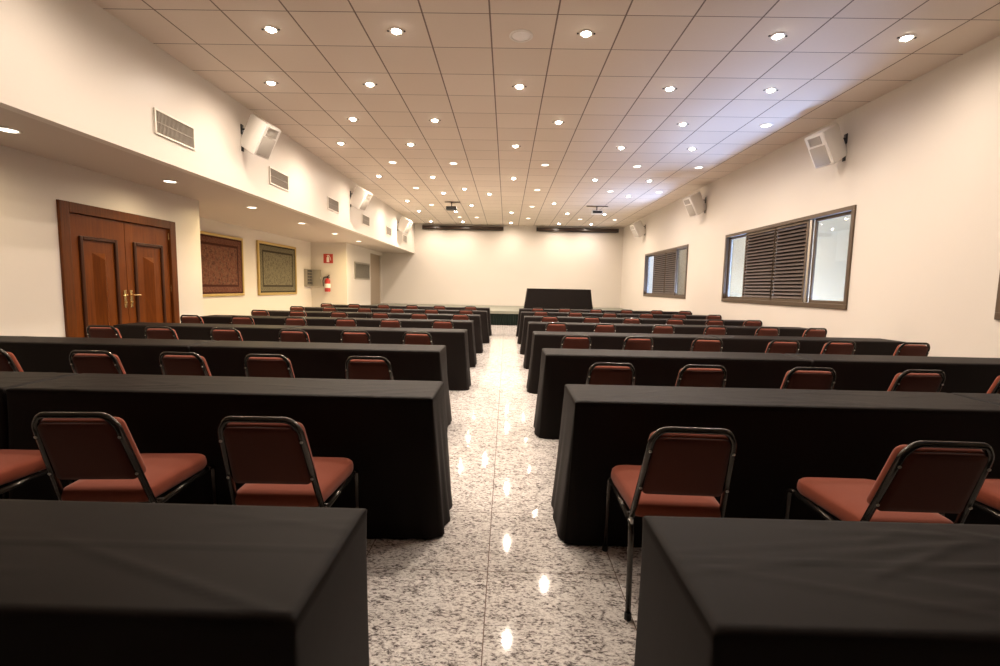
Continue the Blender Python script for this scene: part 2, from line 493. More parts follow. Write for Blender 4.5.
window(2, *WIN[1], [('pane', 16.1, 17.47, .065), ('louvre', 15.33, 16.56, .022), ('louvre', 14.38, 15.38, .022), ('pane', 13.49, 14.42, .065)],
       'brown louvred window closer to the stage')
window(3, *WIN[2], [('pane', 3.5, 4.87, .065), ('louvre', 2.85, 4.0, .022), ('louvre', 1.9, 2.9, .022), ('pane', .86, 1.95, .065)],
       'brown window cut off by the edge of the photo')
# light well outside the windows
struct('wall_outside', box((XR + 1.9, YR, -.1), (XR + 2.0, YB, 5.2)), 'outer', None, 'cream outdoor wall seen through the window glass', 'wall')
struct('ground_outside', box((XR + T, YR, -.1), (XR + 1.9, YB, -.02)), 'concrete', None, 'concrete ground of the light well outside', 'ground')

# ------------------------------------------------------------------ stage
st = thing('stage', 'low stage with dark green pleated skirt in front of the back wall', 'stage', (0, STAGE_Y, 0))
obj('deck', box((XN + .01, 0, STAGE_Z - .10), (XR - .01, YB - STAGE_Y - .01, STAGE_Z), .006), 'deck', st)
bm = B()
n_ = 1400; x0, x1 = XN + .02, XR - .02
prev = None
for i in range(n_ + 1):
    x = x0 + (x1 - x0) * i / n_
    ph = x * 2 * PI / .085
    off_ = .012 * math.sin(ph + .8 * math.sin(x * 3.1)) + .006 * math.sin(ph * .47 + 1)
    col = [bm.verts.new((x, .035 + off_ * f - .02 * (1 - z_), z_ * (STAGE_Z - .10) + .004)) for z_, f in ((1, .35), (.75, .8), (.4, 1), (0, 1.25))]
    if prev:
        for a in range(3): bm.faces.new((prev[a], col[a], col[a + 1], prev[a + 1]))
    prev = col
obj('skirt', bm, 'skirt', st, True)

# ------------------------------------------------------------------ draped tables
def cloth_mesh(Lx, Wy, h, fa, fb, ff, seed, wr=1.0, res=.05):
    """floor-length cloth over a table Lx by Wy; x from 0 to Lx, y from 0 (front) to Wy; fa/fb = how far the hem spreads at x=0 / x=Lx, ff at the long sides"""
    rnd = random.Random(seed)
    bm = B()
    nx = max(12, int(Lx / res)); ny = max(8, int(Wy / res))
    ins = [0, .004, .014]
    xs = [i for i in ins] + [.014 + (Lx - .028) * i / nx for i in range(1, nx)] + [Lx - i for i in reversed(ins)]
    yy = [i for i in ins] + [.014 + (Wy - .028) * i / ny for i in range(1, ny)] + [Wy - i for i in reversed(ins)]
    lines = [(rnd.uniform(0, Lx), rnd.uniform(.05, Wy - .05), rnd.uniform(-.5, .5), rnd.uniform(.15, .5), rnd.uniform(.0012, .0034)) for _ in range(int(7 * wr * Lx))]
    def top(x, y):
        e = min(x, Lx - x, y, Wy - y)
        z = h
        if e < .0141: z -= .010 * (1 - e / .014) ** 2
        if e > .012:
            fold = .0013 * wr * math.exp(-((y - Wy * .52) / .006) ** 2)        # ironed crease along the middle
            z += fold
            for (lx, ly, an, ln, am) in lines:
                u = (x - lx) * math.cos(an) + (y - ly) * math.sin(an); v = -(x - lx) * math.sin(an) + (y - ly) * math.cos(an)
                if abs(u) < ln and abs(v) < .05:
                    z += am * (1 - (u / ln) ** 2) * math.exp(-(v / .010) ** 2)
        return z
    G = [[bm.verts.new((x, y, top(x, y))) for y in yy] for x in xs]
    for i in range(len(xs) - 1):
        for j in range(len(yy) - 1):
            bm.faces.new((G[i][j], G[i + 1][j], G[i + 1][j + 1], G[i][j + 1]))
    I, J = len(xs) - 1, len(yy) - 1
    loop = [(i, 0) for i in range(I)] + [(I, j) for j in range(J)] + [(i, J) for i in range(I, 0, -1)] + [(0, j) for j in range(J, 0, -1)]
    per = 0; S = []
    for (i, j), (i2, j2) in zip(loop, loop[1:] + loop[:1]):
        S.append(per); per += math.hypot(xs[i2] - xs[i], yy[j2] - yy[j])
    waves = [(rnd.uniform(4, 16), rnd.uniform(0, 6.28), rnd.uniform(.3, 1)) for _ in range(5)]
    prev = [G[i][j] for i, j in loop]
    tz = h - .010
    for t in (.03, .08, .16, .26, .38, .5, .62, .74, .84, .92, .97, 1.0):
        ring = []
        r = .004 + .10 * t ** 1.2
        ex0, ex1, ey = fa * t ** 1.15, fb * t ** 1.15, ff * t
        for s_, (i, j) in zip(S, loop):
            x = -ex0 + xs[i] / Lx * (Lx + ex0 + ex1); y = -ey + yy[j] / Wy * (Wy + 2 * ey)
            r_a = r if x < Lx / 2 else r
            ra = min(r_a, (fa if x < Lx / 2 else fb) * 1.3 + .012)
            cx = min(max(x, -ex0 + ra), Lx + ex1 - ra); cy = min(max(y, -ey + ra), Wy + ey - ra)
            d = Vector((x - cx, y - cy))
            if d.length > 1e-9:
                d.normalize(); x, y = cx + d.x * ra, cy + d.y * ra
            end = 1 if (i == 0 and fa > .03) or (i == I and fb > .03) else .45
            if (i == 0 and fa <= .03) or (i == I and fb <= .03): end = 0
            wv = sum(a * math.sin(f * s_ * 2 * PI / 1.6 + p) for f, p, a in waves) * .0055 * t ** 1.4 * end
            nrm = d if d.length > 1e-9 else Vector((0, -1 if j == 0 else (1 if j == J else 0))) if j in (0, J) else Vector((-1 if i == 0 else 1, 0))
            lift = .0
            if t == 1.0: lift = .004 + .006 * max(0, math.sin(s_ * 5 + seed))
            ring.append(bm.verts.new((x + nrm.x * wv, y + nrm.y * wv, tz * (1 - t) + lift)))
        n = len(ring)
        for k in range(n):
            bm.faces.new((prev[k], ring[k], ring[(k + 1) % n], prev[(k + 1) % n]))
        prev = ring
    return bm

DEP = .45
DEP0 = .425
HT = .752
ROWS = {0: (.755, .755), 1: (2.384, 2.384), 2: (4.13, 4.07), 3: (5.92, 5.84), 4: (7.64, 7.60), 5: (9.30, 9.25), 6: (10.98, 10.95), 7: (12.70, 12.62)}
LX = {0: -.355, 1: -.372, 2: -.585, 3: -.525, 4: -.56, 5: -.53, 6: -.46, 7: -.46}
RX = {0: .367, 1: .366, 2: .352, 3: .36, 4: .375, 5: .365, 6: .35, 7: .35}
LEN = 2.30
variants = {}
GRP = 'black floor-length tablecloths on the rows of seminar tables'
for row in range(8):
    for side in (0, 1):
        for k in (0, 1):
            if row == 0 and k == 1: continue
            y = ROWS[row][side]
            L_ = LEN if side else 2.24
            near = row < 2; D_ = DEP if row else DEP0
            key = (side, k, row if near else row % 2 + 10)
            if key not in variants:
                fa, fb = (.065 if row else .004, .006) if k == 0 else (.006, .03)
                if side == 0: fa, fb = fb, fa
                bm = cloth_mesh(L_, D_, HT, fa, fb, .028 if row != 1 else .064 if side else .048, 11 + row * 5 + side * 3 + k, 1.6 if near else .6, .012 if row == 0 else .02 if near else .06)
                o = obj('tablecloth', bm, 'cloth', None, True); variants[key] = o
            else:
                o = variants[key].copy(); C.objects.link(o)
            g_ = .018
            x = (RX[row] + k * (L_ + g_)) if side else (LX[row] - L_ - k * (L_ + g_))
            o.location = (x, y, 0)
            tag(o, 'black tablecloth to the floor, %s table, %s row from the stage, %s side' %
                ('aisle-end' if k == 0 else 'outer', ORD[8 - row], 'window' if side else 'wooden door'), 'tablecloth', GRP)
# table on the stage
o = obj('tablecloth', cloth_mesh(2.34, .7, .80, .12, .12, .05, 77, .4, .06), 'cloth', None, True, (.765, 17.45, STAGE_Z))
tag(o, 'black tablecloth spreading over the long table up on the stage', 'tablecloth')

# ------------------------------------------------------------------ chairs (local: origin on the floor, facing +y)
def cushion(bm, outline, z0, z1, rnd_=.02, crown=.012):
    """soft pad from a 2-D outline (list of x, y)"""
    n = len(outline)
    cx = sum(p[0] for p in outline) / n; cy = sum(p[1] for p in outline) / n
    levels = [(z0, .93), (z0 + .004, .975), (z0 + rnd_ * .6, 1.0), (z1 - rnd_, 1.0), (z1 - rnd_ * .4, .985), (z1 - rnd_ * .1, .955), (z1 + crown * .35, .86), (z1 + crown * .8, .6), (z1 + crown, .3)]
    rings = [[bm.verts.new((cx + (x - cx) * f, cy + (y - cy) * f, z)) for x, y in outline] for z, f in levels]
    for a, b_ in zip(rings, rings[1:]):
        for k in range(n): bm.faces.new((a[k], a[(k + 1) % n], b_[(k + 1) % n], b_[k]))
    bm.faces.new(rings[0][::-1]); bm.faces.new(rings[-1])
    return bm

def round_poly(pts, rads, n=6):
    out = []
    for i, (p, r) in enumerate(zip(pts, rads)):
        a = Vector(pts[i - 1]); b_ = Vector(p); c = Vector(pts[(i + 1) % len(pts)])
        u = (a - b_).normalized() * r; w = (c - b_).normalized() * r
        for k in range(n + 1):
            t = k / n
            q = (b_ + u) * (1 - t) ** 2 + b_ * 2 * t * (1 - t) + (b_ + w) * t ** 2
            out.append((q.x, q.y))
    return out

def make_chair():
    t = thing('stacking_chair', '', 'chair')
    ol = round_poly([(-.178, -.228), (.178, -.228), (.208, .208), (-.208, .208)], [.03, .03, .09, .09])
    bm = B(); cushion(bm, ol, .412, .474, .028, .014)
    obj('seat', bm, 'rust', t, True)
    # backrest pad: local frame tilted with the posts
    bz, tz, by, ty = .42, .818, -.205, -.348
    ang = math.atan2(by - ty, tz - bz)
    up = Vector((0, -math.sin(ang), math.cos(ang))); fw = Vector((0, math.cos(ang), math.sin(ang)))
    org = Vector((0, by, bz))
    H0, H1 = .112, .393
    poly = round_poly([(-.168, H0), (.168, H0), (.150, H1), (-.150, H1)], [.018, .018, .036, .036])
    bm = B()
    lv = [(-.010, .95), (-.007, .985), (.0, 1), (.028, 1), (.040, .975), (.046, .92), (.050, .7), (.051, .35)]
    cy_ = (H0 + H1) / 2
    rings = []
    for d, f in lv[2:]:
        ring = []
        for u, v in poly:
            uu = u * f; vv = cy_ + (v - cy_) * f
            if d < .001: uu *= .93
            bow = -.012 * (1 - (uu / .16) ** 2)          # the pad curves around the sitter
            p = org + up * vv + fw * (d + bow + .004) + Vector((uu, 0, 0))
            ring.append(bm.verts.new(p))
        rings.append(ring)
    n = len(poly)
    for a, b_ in zip(rings, rings[1:]):
        for k in range(n): bm.faces.new((a[k], a[(k + 1) % n], b_[(k + 1) % n], b_[k]))
    bm.faces.new(rings[0][::-1]); bm.faces.new(rings[-1])
    bk = obj('backrest', bm, 'rust', t, True)
    bm = B(); rings = []
    for d, f in ((.001, .985), (-.008, .98), (-.012, .95), (-.0125, .8)):
        ring = []
        for u, v in poly:
            uu = u * f * .94; vv = cy_ + (v - cy_) * f
            p = org + up * vv + fw * (d - .012 * (1 - (uu / .16) ** 2) + .004) + Vector((uu, 0, 0))
            ring.append(bm.verts.new(p))
        rings.append(ring)
    for a, b_ in zip(rings, rings[1:]):
        for k in range(n): bm.faces.new((a[k], a[(k + 1) % n], b_[(k + 1) % n], b_[k]))
    bm.faces.new(rings[0][::-1]); bm.faces.new(rings[-1])
    obj('back_panel', bm, 'rust_dark', bk, True)['label'] = 'darker red brown panel on the rear of the backrest'
    # back frame: inverted U with cut corners
    w = .150; wb = .180
    top = (bz + .01, tz)
    def P(x, v): 
        p = org + up * v; return (x, p.y, p.z)
    LT = (tz - bz) / math.cos(ang)
    pts = [P(-wb, -.035), P(-w, LT - .045), P(-w + .032, LT), P(w - .032, LT), P(w, LT - .045), P(wb, -.035)]
    bm = B(); add_tube(bm, fillet(pts, .022, 5), .0125, 10)
    bf = obj('back_frame', bm, 'black_metal', t, True)
    for sx in (-1, 1):
        for v in (.15, .33):
            p = org + up * v - fw * .013
            bm = B(); add_lathe(bm, [(.006, 0), (.006, .003), (0, .005)], 8, Matrix.Translation((sx * (wb + (w - wb) * (v + .035) / (LT - .01)), p.y, p.z)) @ Matrix.Rotation(PI / 2 + ang, 4, 'X'))
            obj('bolt', bm, 'steel', bf, True)
    for sx in (-1, 1):
        # seat rail and legs
        xa = sx * .192; xb = sx * .184
        bm = B(); add_tube(bm, [(xa, .175, .398), (xb, -.175, .388)], .0115, 10)
        obj('seat_rail', bm, 'black_metal', t, True)
        bm = B(); add_tube(bm, fillet([(xa, .175, .398), (xa, .225, .399), (xa + sx * .004, .240, .012)], .045, 5), .0115, 10)
        lg = obj('leg', bm, 'black_metal', t, True)
        bm = B(); add_lathe(bm, [(.0145, 0), (.0145, .026), (.012, .03)], 10, Matrix.Translation((xa + sx * .004, .240, 0)))
        obj('foot_cap', bm, 'rubber', lg, 40)
        bm = B(); add_tube(bm, fillet([(xb, -.175, .388), (xb, -.222, .388), (xb + sx * .006, -.262, .012)], .045, 5), .0115, 10)
        lg = obj('leg', bm, 'black_metal', t, True)
        bm = B(); add_lathe(bm, [(.0145, 0), (.0145, .026), (.012, .03)], 10, Matrix.Translation((xb + sx * .006, -.262, 0)))
        obj('foot_cap', bm, 'rubber', lg, 40)
        bm = B(); add_box(bm, (sx * .178, -.228, .375), (sx * .189, -.19, .408), None, .003)
        obj('bracket', bm, 'steel', t)
    for y_, z_ in ((.12, .400), (-.15, .392)):
        bm = B(); add_tube(bm, [(-.19, y_, z_), (.19, y_, z_)], .009, 8)
        obj('crossbar', bm, 'black_metal', t, True)
    return t

chair0 = make_chair()
CH_X = {
 1: ([-.93, -1.655, -2.40], [.718, 1.56, 2.33]),
 2: ([-1.02, -1.78, -2.41, -3.09, -3.87], [.78, 1.44, 2.23, 2.99, 3.72]),
 3: ([-.98, -1.70, -2.38, -3.18, -3.94, -4.60], [.77, 1.45, 2.24, 3.06, 3.68, 4.48]),
 4: ([-.94, -1.73, -2.41, -3.17, -3.98, -4.72], [.73, 1.46, 2.33, 3.09, 3.86, 4.54]),
 5: ([-.85, -1.59, -2.33, -3.08, -3.85, -4.56], [.78, 1.54, 2.30, 3.09, 3.80, 4.50]),
 6: ([-.90, -1.66, -2.40, -3.12, -3.90, -4.62], [.76, 1.50, 2.26, 3.06, 3.78, 4.52]),
 7: ([-.92, -1.70, -2.42, -3.15, -3.92, -4.60], [.78, 1.48, 2.28, 3.05, 3.80, 4.52]),
}
rr = random.Random(3)
PULL = {2: (.19, .20), 3: (.18, .10), 4: (.08, .06), 5: (.10, .10), 6: (.12, .12), 7: (.15, .15)}   # how far the chairs stand back from the cloth
first = True
for row, (lx, rx) in CH_X.items():
    for side, xs in ((0, lx), (1, rx)):
        for k, x in enumerate(xs):
            y = ROWS[row][side] - .325 + (rr.uniform(-.03, .0) - PULL[row][side] if row > 1 else 0)
            if row == 1 and side == 1: y += (-.01, -.105, -.07)[k]
            rz = math.radians(rr.uniform(-3, 3) if row > 1 else {(0, 0): 1, (0, 1): 4, (1, 0): -2, (1, 1): -1}.get((side, k), 0))
            if row > 1: x *= 1 - PULL[row][side] / (y + PULL[row][side])
            lab = 'rust upholstered chair, %s row from the stage, %s from the aisle, %s side' % (ORD[8 - row], ORD[k + 1], 'window' if side else 'door')
            if first: o = chair0; first = False
            else: o = dup(chair0)
            o.location = (x, y, 0); o.rotation_euler = (0, 0, rz)
            o['label'] = lab; o['group'] = 'rust upholstered chairs along the table rows'

# ------------------------------------------------------------------ ceiling lamps
def lamp_light(name, x, y, z, energy, col=(1, .84, .69), rad=.022, angle=176, parent=None):
    l = bpy.data.lights.new(name, 'SPOT'); l.energy = energy; l.color = col; l.shadow_soft_size = rad
    l.spot_size = math.radians(angle); l.spot_blend = 1.0
    o = bpy.data.objects.new(name, l); C.objects.link(o)
    if parent: o.parent = parent; o.location = (0, 0, -.05)
    else: o.location = (x, y, z - .05)
    return o

def make_spot():
    t = thing('recessed_spotlight', '', 'ceiling light')
    bm = B(); add_lathe(bm, [(.046, 0), (.074, 0), (.076, -.004), (.070, -.009), (.054, -.009), (.046, -.004)], 28)
    # remove caps made by the open profile
    bmesh.ops.delete(bm, geom=[f for f in bm.faces if len(f.verts) > 6], context='FACES')
    obj('trim_ring', bm, 'white_plastic', t, 40)
    bm = B(); add_lathe(bm, [(.044, -.001), (.043, -.012), (.033, -.022), (.018, -.028), (0, -.030)], 20)
    obj('bulb', bm, 'bulb', t, True)
    for s_ in (-1, 1):
        bm = B(); add_box(bm, (s_ * .078, -.010, -.010), (s_ * .098, .010, 0), None, .003)
        obj('clip', bm, 'black_plastic', t)
    return t
def make_dim():
    t = thing('recessed_downlight', '', 'ceiling light')
    bm = B(); add_lathe(bm, [(.076, 0), (.102, 0), (.104, -.005), (.096, -.011), (.080, -.010), (.076, -.004)], 28)
    bmesh.ops.delete(bm, geom=[f for f in bm.faces if len(f.verts) > 6], context='FACES')
    obj('trim_ring', bm, 'white_plastic', t, 40)
    bm = B(); add_lathe(bm, [(.075, -.001), (.070, -.008), (.035, -.014), (0, -.016)], 24)
    obj('lens', bm, 'bulb_dim', t, True)
    return t
P_A = [-3.5, -1.5, 1.5, 4.5, 6.5]; P_B = [-4.5, -2.5, .5, 3.5, 5.5]
LAMPS = [(-1.5, [(c, 1) for c in P_B]),
 (.5, [(c, 1) for c in P_A]), (2.5, [(c, 1) for c in P_B]), (4.5, [(-3.5, 1), (-1.5, 1), (1.5, 1), (4.5, 1), (6.5, 0)]),
 (6.5, [(c, 1) for c in P_B]), (8.5, [(c, 0) for c in P_A]), (10.5, [(c, 1) for c in P_B]),
 (12.5, [(-3.5, 0), (-1.5, 1), (1.5, 0), (4.5, 0), (6.5, 0)]), (13.5, [(-2.5, 1), (-.5, 1), (5.5, 1)]), (15.5, [(-4.5, 1), (2.5, 1)]),
 (16.5, [(-3.5, 0), (-1.5, 1), (1.5, 0)]), (18.5, [(c, 1) for c in P_B]), (20.5, [(-2.5, 0), (-1.5, 0), (1.5, 0), (4.5, 0), (6.5, 0)]),
 (22.5, [(c, 1) for c in P_B])]
E_LAMP = 84
protos = {}
for ri, (r, cols) in enumerate(LAMPS):
    for ci, (c, on) in enumerate(cols):
        if on not in protos: protos[on] = make_spot() if on else make_dim(); o = protos[on]
        else: o = dup(protos[on])
        o.location = (TX0 + c * TILE, TY0 + r * TILE, CH)
        o['label'] = ('bright recessed spotlight' if on else 'dim flat round downlight') + ', %s ceiling row from the stage, %s from the windows' % (ORD[len(LAMPS) - ri], ORD[len(cols) - ci])
        o['group'] = 'bright recessed ceiling spotlights' if on else 'dim flat ceiling downlights'
for r, cols in LAMPS:
    for c, on in cols:
        e = E_LAMP * (.5 if (r, c) in ((.5, 6.5), (-1.5, -4.5), (-1.5, 5.5)) else .88 if r > 22 else 1.6 if r == 18.5 else .65 if (r, c) == (2.5, 5.5) else .95 if r < 0 else .8 if r < 3 else 1.1 if r > 15 else 1.0)
        lamp_light('spot_light', TX0 + c * TILE, TY0 + r * TILE, CH, e if on else E_LAMP * .12)
for i in range(6):
    o = dup(protos[0], 'round downlight under the bulkhead soffit, %s from the stage' % ORD[6 - i], 'downlights under the bulkhead soffit')
    o.location = (-4.80 - .02 * i, 4.59 + 2.2 * i, ZS)
    lamp_light('spot_light', o.location.x, o.location.y, ZS, 110 if i > 1 else 24, (1, .76, .38) if i > 1 else (1, .80, .5), .06)

# ceiling loudspeaker
t = thing('ceiling_speaker', 'round white loudspeaker grille set in a ceiling tile', 'ceiling speaker', (TX0 + .48 * TILE, TY0 + .6 * TILE, CH))
bm = B(); add_lathe(bm, [(.100, 0), (.128, 0), (.130, -.005), (.120, -.012), (.102, -.010), (.100, -.004)], 32)
bmesh.ops.delete(bm, geom=[f for f in bm.faces if len(f.verts) > 6], context='FACES')
obj('rim', bm, 'white_plastic', t, 40)
bm = B(); add_lathe(bm, [(.101, -.001), (.095, -.007), (.05, -.013), (0, -.015)], 28)
obj('speaker_grille', bm, 'white_grille', t, True)

# ------------------------------------------------------------------ air vents on the bulkhead
def make_vent(wy, wz):
    t = thing('air_vent', '', 'air vent')
    f = .022
    bm = B()
    for lo, hi in (((-wy / 2, -wz / 2), (wy / 2, -wz / 2 + f)), ((-wy / 2, wz / 2 - f), (wy / 2, wz / 2)), ((-wy / 2, -wz / 2 + f), (-wy / 2 + f, wz / 2 - f)), ((wy / 2 - f, -wz / 2 + f), (wy / 2, wz / 2 - f))):
        add_box(bm, (0, lo[0], lo[1]), (.022, hi[0], hi[1]), None, .004)
    obj('vent_frame', bm, 'vent_white', t)
    obj('backing', box((0, -wy / 2 + f, -wz / 2 + f), (.002, wy / 2 - f, wz / 2 - f)), 'vent_dark', t)
    bm = B(); n_ = int((wy - 2 * f) / .022)
    for k in range(n_):
        y = -wy / 2 + f + (k + .5) * (wy - 2 * f) / n_
        add_box(bm, (.003, -.0065, -wz / 2 + f), (.016, .0065, wz / 2 - f), Matrix.Translation((0, y, 0)) @ Matrix.Rotation(.35, 4, 'Z'))
    add_box(bm, (.008, -wy / 2 + f, -.004), (.015, wy / 2 - f, .004))
    obj('slats', bm, 'vent_slat', t)
    return t
v0 = None
for i, (yc, w_) in enumerate(((5.925, .70), (8.57, .68), (11.2, .66), (13.75, .66), (16.4, .66), (18.95, .70))):
    if v0 is None: o = v0 = make_vent(.70, .29)
    else: o = dup(v0)
    o.location = (XB, yc, 3.165)
    o['label'] = 'white framed air vent on the bulkhead, %s one from the stage' % ORD[6 - i]; o['group'] = 'air vents on the bulkhead'

# ------------------------------------------------------------------ wall loudspeakers
def make_speaker(side):
    """side=+1: hangs on a wall to its -x, faces +x"""
    t = thing('wall_speaker', '', 'loudspeaker')
    S = Matrix.Diagonal((side, 1, 1, 1))
    R = S @ Matrix.Translation((.30, 0, 0)) @ Matrix.Rotation(math.radians(-14), 4, 'Z') @ Matrix.Rotation(math.radians(30), 4, 'Y')
    bm = B()
    add_prism(bm, [(-.25, -.10), (-.25, .10), (.02, .165), (.135, .165), (.135, -.165), (.02, -.165)], -.25, .25, 'z')
    bmesh.ops.bevel(bm, geom=list(bm.edges), offset=.012, segments=2, affect='EDGES')
    bmesh.ops.transform(bm, matrix=R, verts=bm.verts)
    obj('cabinet', bm, 'white_plastic', t, 35)
    bm = B(); add_box(bm, (.133, -.128, -.225), (.147, .128, .065), R, .008); obj('woofer_grille', bm, 'grille', t, 35)
    bm = B()
    for lo, hi in (((-.10, .095), (-.085, .215)), ((.085, .095), (.10, .215)), ((-.085, .095), (.085, .11)), ((-.085, .20), (.085, .215))):
        add_box(bm, (.133, lo[0], lo[1]), (.148, hi[0], hi[1]), R)
    add_box(bm, (.133, -.085, .11), (.137, .085, .20), R)
    obj('horn', bm, 'grille', t, 35)
    bm = B()
    add_box(bm, (.0 if side > 0 else -.012, -.035, .05), (.012 if side > 0 else 0, .035, .20), None, .003)
    add_tube(bm, [(side * .01, 0, .13), (side * .12, .0, .13), (side * .22, .02, .10)], .014, 8)
    obj('wall_bracket', bm, 'black_plastic', t, 35)
    bm = B(); add_box(bm, (.0 if side > 0 else -.012, -.03, -.20), (.012 if side > 0 else 0, .03, -.08), None, .003)
    add_tube(bm, [(side * .01, 0, -.14), (side * .16, 0, -.13)], .012, 8)
    obj('lower_bracket', bm, 'black_plastic', t, 35)
    return t
for side, x, wallname in ((1, XB, 'the vented bulkhead'), (-1, XR, 'the window wall')):
    p = None
    for i, y in enumerate((7.42, 12.45, 17.75)):
        if p is None: o = p = make_speaker(side)
        else: o = dup(p)
        o.location = (x, y, 3.53)
        o['label'] = 'white tilted loudspeaker high on %s, %s one from the stage' % (wallname, ORD[3 - i])
        o['group'] = 'white loudspeakers high on the side walls'

# ------------------------------------------------------------------ projection screens and projectors
for x0, x1 in ((-3.74, -.22), (1.27, 4.80)):
    t = thing('mounted_projection_screen', 'long dark brown screen case at the ceiling, ' + ('bulkhead side' if x0 < 0 else 'window side, above the draped stage table'), 'projection screen', (x0, YB - .16, 3.80))
    w = x1 - x0
    bm = B(); add_prism(bm, [(.15, 0), (.15, .15), (.0, .15), (-.02, .12), (-.02, .03), (.0, 0)], 0, w, 'x')
    obj('case', bm, 'screen_case', t)
    bm = B(); add_prism(bm, [(.15, -.006), (.15, .156), (-.004, .156), (-.028, .122), (-.028, .026), (-.004, -.006)], -.02, .02, 'x')
    obj('end_cap', bm, 'black_plastic', t)
    bm = B(); add_prism(bm, [(.15, -.006), (.15, .156), (-.004, .156), (-.028, .122), (-.028, .026), (-.004, -.006)], w - .02, w + .02, 'x')
    obj('end_cap', bm, 'black_plastic', t)
    obj('bottom_bar', box((.06, .03, -.02), (w - .06, .06, .004), .004), 'black_plastic', t)
for (x, y, bx0, bx1, white) in ((-1.84, 15.5, -.22, .28, False), (2.90, 15.8, -.34, .36, True)):
    t = thing('ceiling_projector', ('white' if white else 'black') + ' projector hanging from the ceiling ' + ('nearer the window wall' if white else 'nearer the bulkhead'), 'projector', (x, y, CH))
    obj('ceiling_plate', box((bx0, -.04, -.022), (bx1, .04, 0), .004), 'bronze', t)
    bm = B(); add_tube(bm, [(0, 0, -.02), (0, 0, -.15)], .018, 10); obj('pole', bm, 'black_plastic', t, True)
    zc = -.21
    bm = box((-.17, -.13, zc - .055), (.17, .13, zc + .055), .018)
    obj('housing', bm, 'white_plastic' if white else 'black_plastic', t, 40)
    bm = B()
    add_box(bm, (-.15, -.138, zc - .04), (.15, -.128, zc + .035), None, .003); obj('rear_panel', bm, 'black_plastic', t)
    bm = B(); add_lathe(bm, [(.045, 0), (.045, .03), (.038, .032), (.030, .02), (0, .018)], 18, Matrix.Translation((.08, .125, zc)) @ Matrix.Rotation(-PI / 2, 4, 'X'))
    obj('lens', bm, 'black_plastic', t, 40)

# ------------------------------------------------------------------ framed rugs on the alcove wall
def rug(y0, y1, z0, z1, m_, f, label):
    yc, zc = (y0 + y1) / 2, (z0 + z1) / 2; W, H = y1 - y0, z1 - z0
    t = thing('framed_rug', label, 'wall rug', (XW, yc, zc))
    bm = B()
    def bar(lo, hi):
        add_box(bm, (.0, lo[0], lo[1]), (.055, hi[0], hi[1]), None, .010)
    bar((-W / 2, -H / 2), (W / 2, -H / 2 + f)); bar((-W / 2, H / 2 - f), (W / 2, H / 2)); bar((-W / 2, -H / 2 + f), (-W / 2 + f, H / 2 - f)); bar((W / 2 - f, -H / 2 + f), (W / 2, H / 2 - f))
    obj('frame', bm, 'gilt', t)
    obj('carpet', box((.0, -W / 2 + f - .01, -H / 2 + f - .01), (.035, W / 2 - f + .01, H / 2 - f + .01)), m_, t)
rm1 = rug_mat('red_carpet', 2.09, 1.33, (.115, .038, .025), (.024, .012, .011), (.038, .013, .010), (.24, .14, .09), 10)
rm2 = rug_mat('olive_carpet', 2.18, 1.35, (.125, .108, .068), (.05, .042, .028), (.022, .015, .009), (.24, .21, .14), 11)
rug(9.85, 12.06, .98, 2.43, rm1, .06, 'dark red patterned rug in a gilded frame, beside the wooden door wall')
rug(12.78, 15.10, .97, 2.46, rm2, .07, 'olive grey patterned rug in a gilded frame with dark borders')

# ------------------------------------------------------------------ things on the alcove end wall
t = thing('wall_mounted_cabinet', 'grey metal wall cabinet with its door open, beside the fire extinguisher', 'cabinet', (XW, 15.97, 1.515))
obj('body', box((0, -.22, -.29), (.10, .22, .29), .004), 'grey_metal', t)
obj('inner_panel', box((.100, -.20, -.27), (.106, .20, .27)), 'grey_dark', t)
bm = B()
for i in range(5):
    for j in range(2): add_box(bm, (.105, -.16 + j * .17, .20 - i * .10), (.125, -.02 + j * .17, .25 - i * .10), None, .004)
obj('breakers', bm, 'black_plastic', t)
dr = obj('door', box((.11, .205, -.285), (.42, .225, .285), .004), 'grey_metal', t)
bm = B(); add_box(bm, (.38, .190, -.04), (.40, .205, .04), None, .004); obj('latch', bm, 'steel', dr)

t = thing('extinguisher_sign', 'square red sign with a white extinguisher symbol above the fire extinguisher', 'sign', (-6.195, YE, 2.19))
obj('plate', box((-.165, -.006, -.16), (.165, 0, .16)), 'red_sign', t)
bm = B()
add_prism(bm, round_poly([(-.055, -.125), (.035, -.125), (.035, .055), (-.055, .055)], [.012, .012, .035, .035]), -.009, -.005, 'y')
add_prism(bm, [(-.025, .055), (.005, .055), (.005, .09), (-.025, .09)], -.009, -.005, 'y')
add_prism(bm, [(-.06, .09), (.03, .09), (.05, .125), (-.04, .11)], -.009, -.005, 'y')
add_prism(bm, [(.03, .095), (.075, .05), (.095, -.06), (.08, -.065), (.06, .04), (.02, .08)], -.009, -.005, 'y')
obj('symbol', bm, 'white_sign', t)

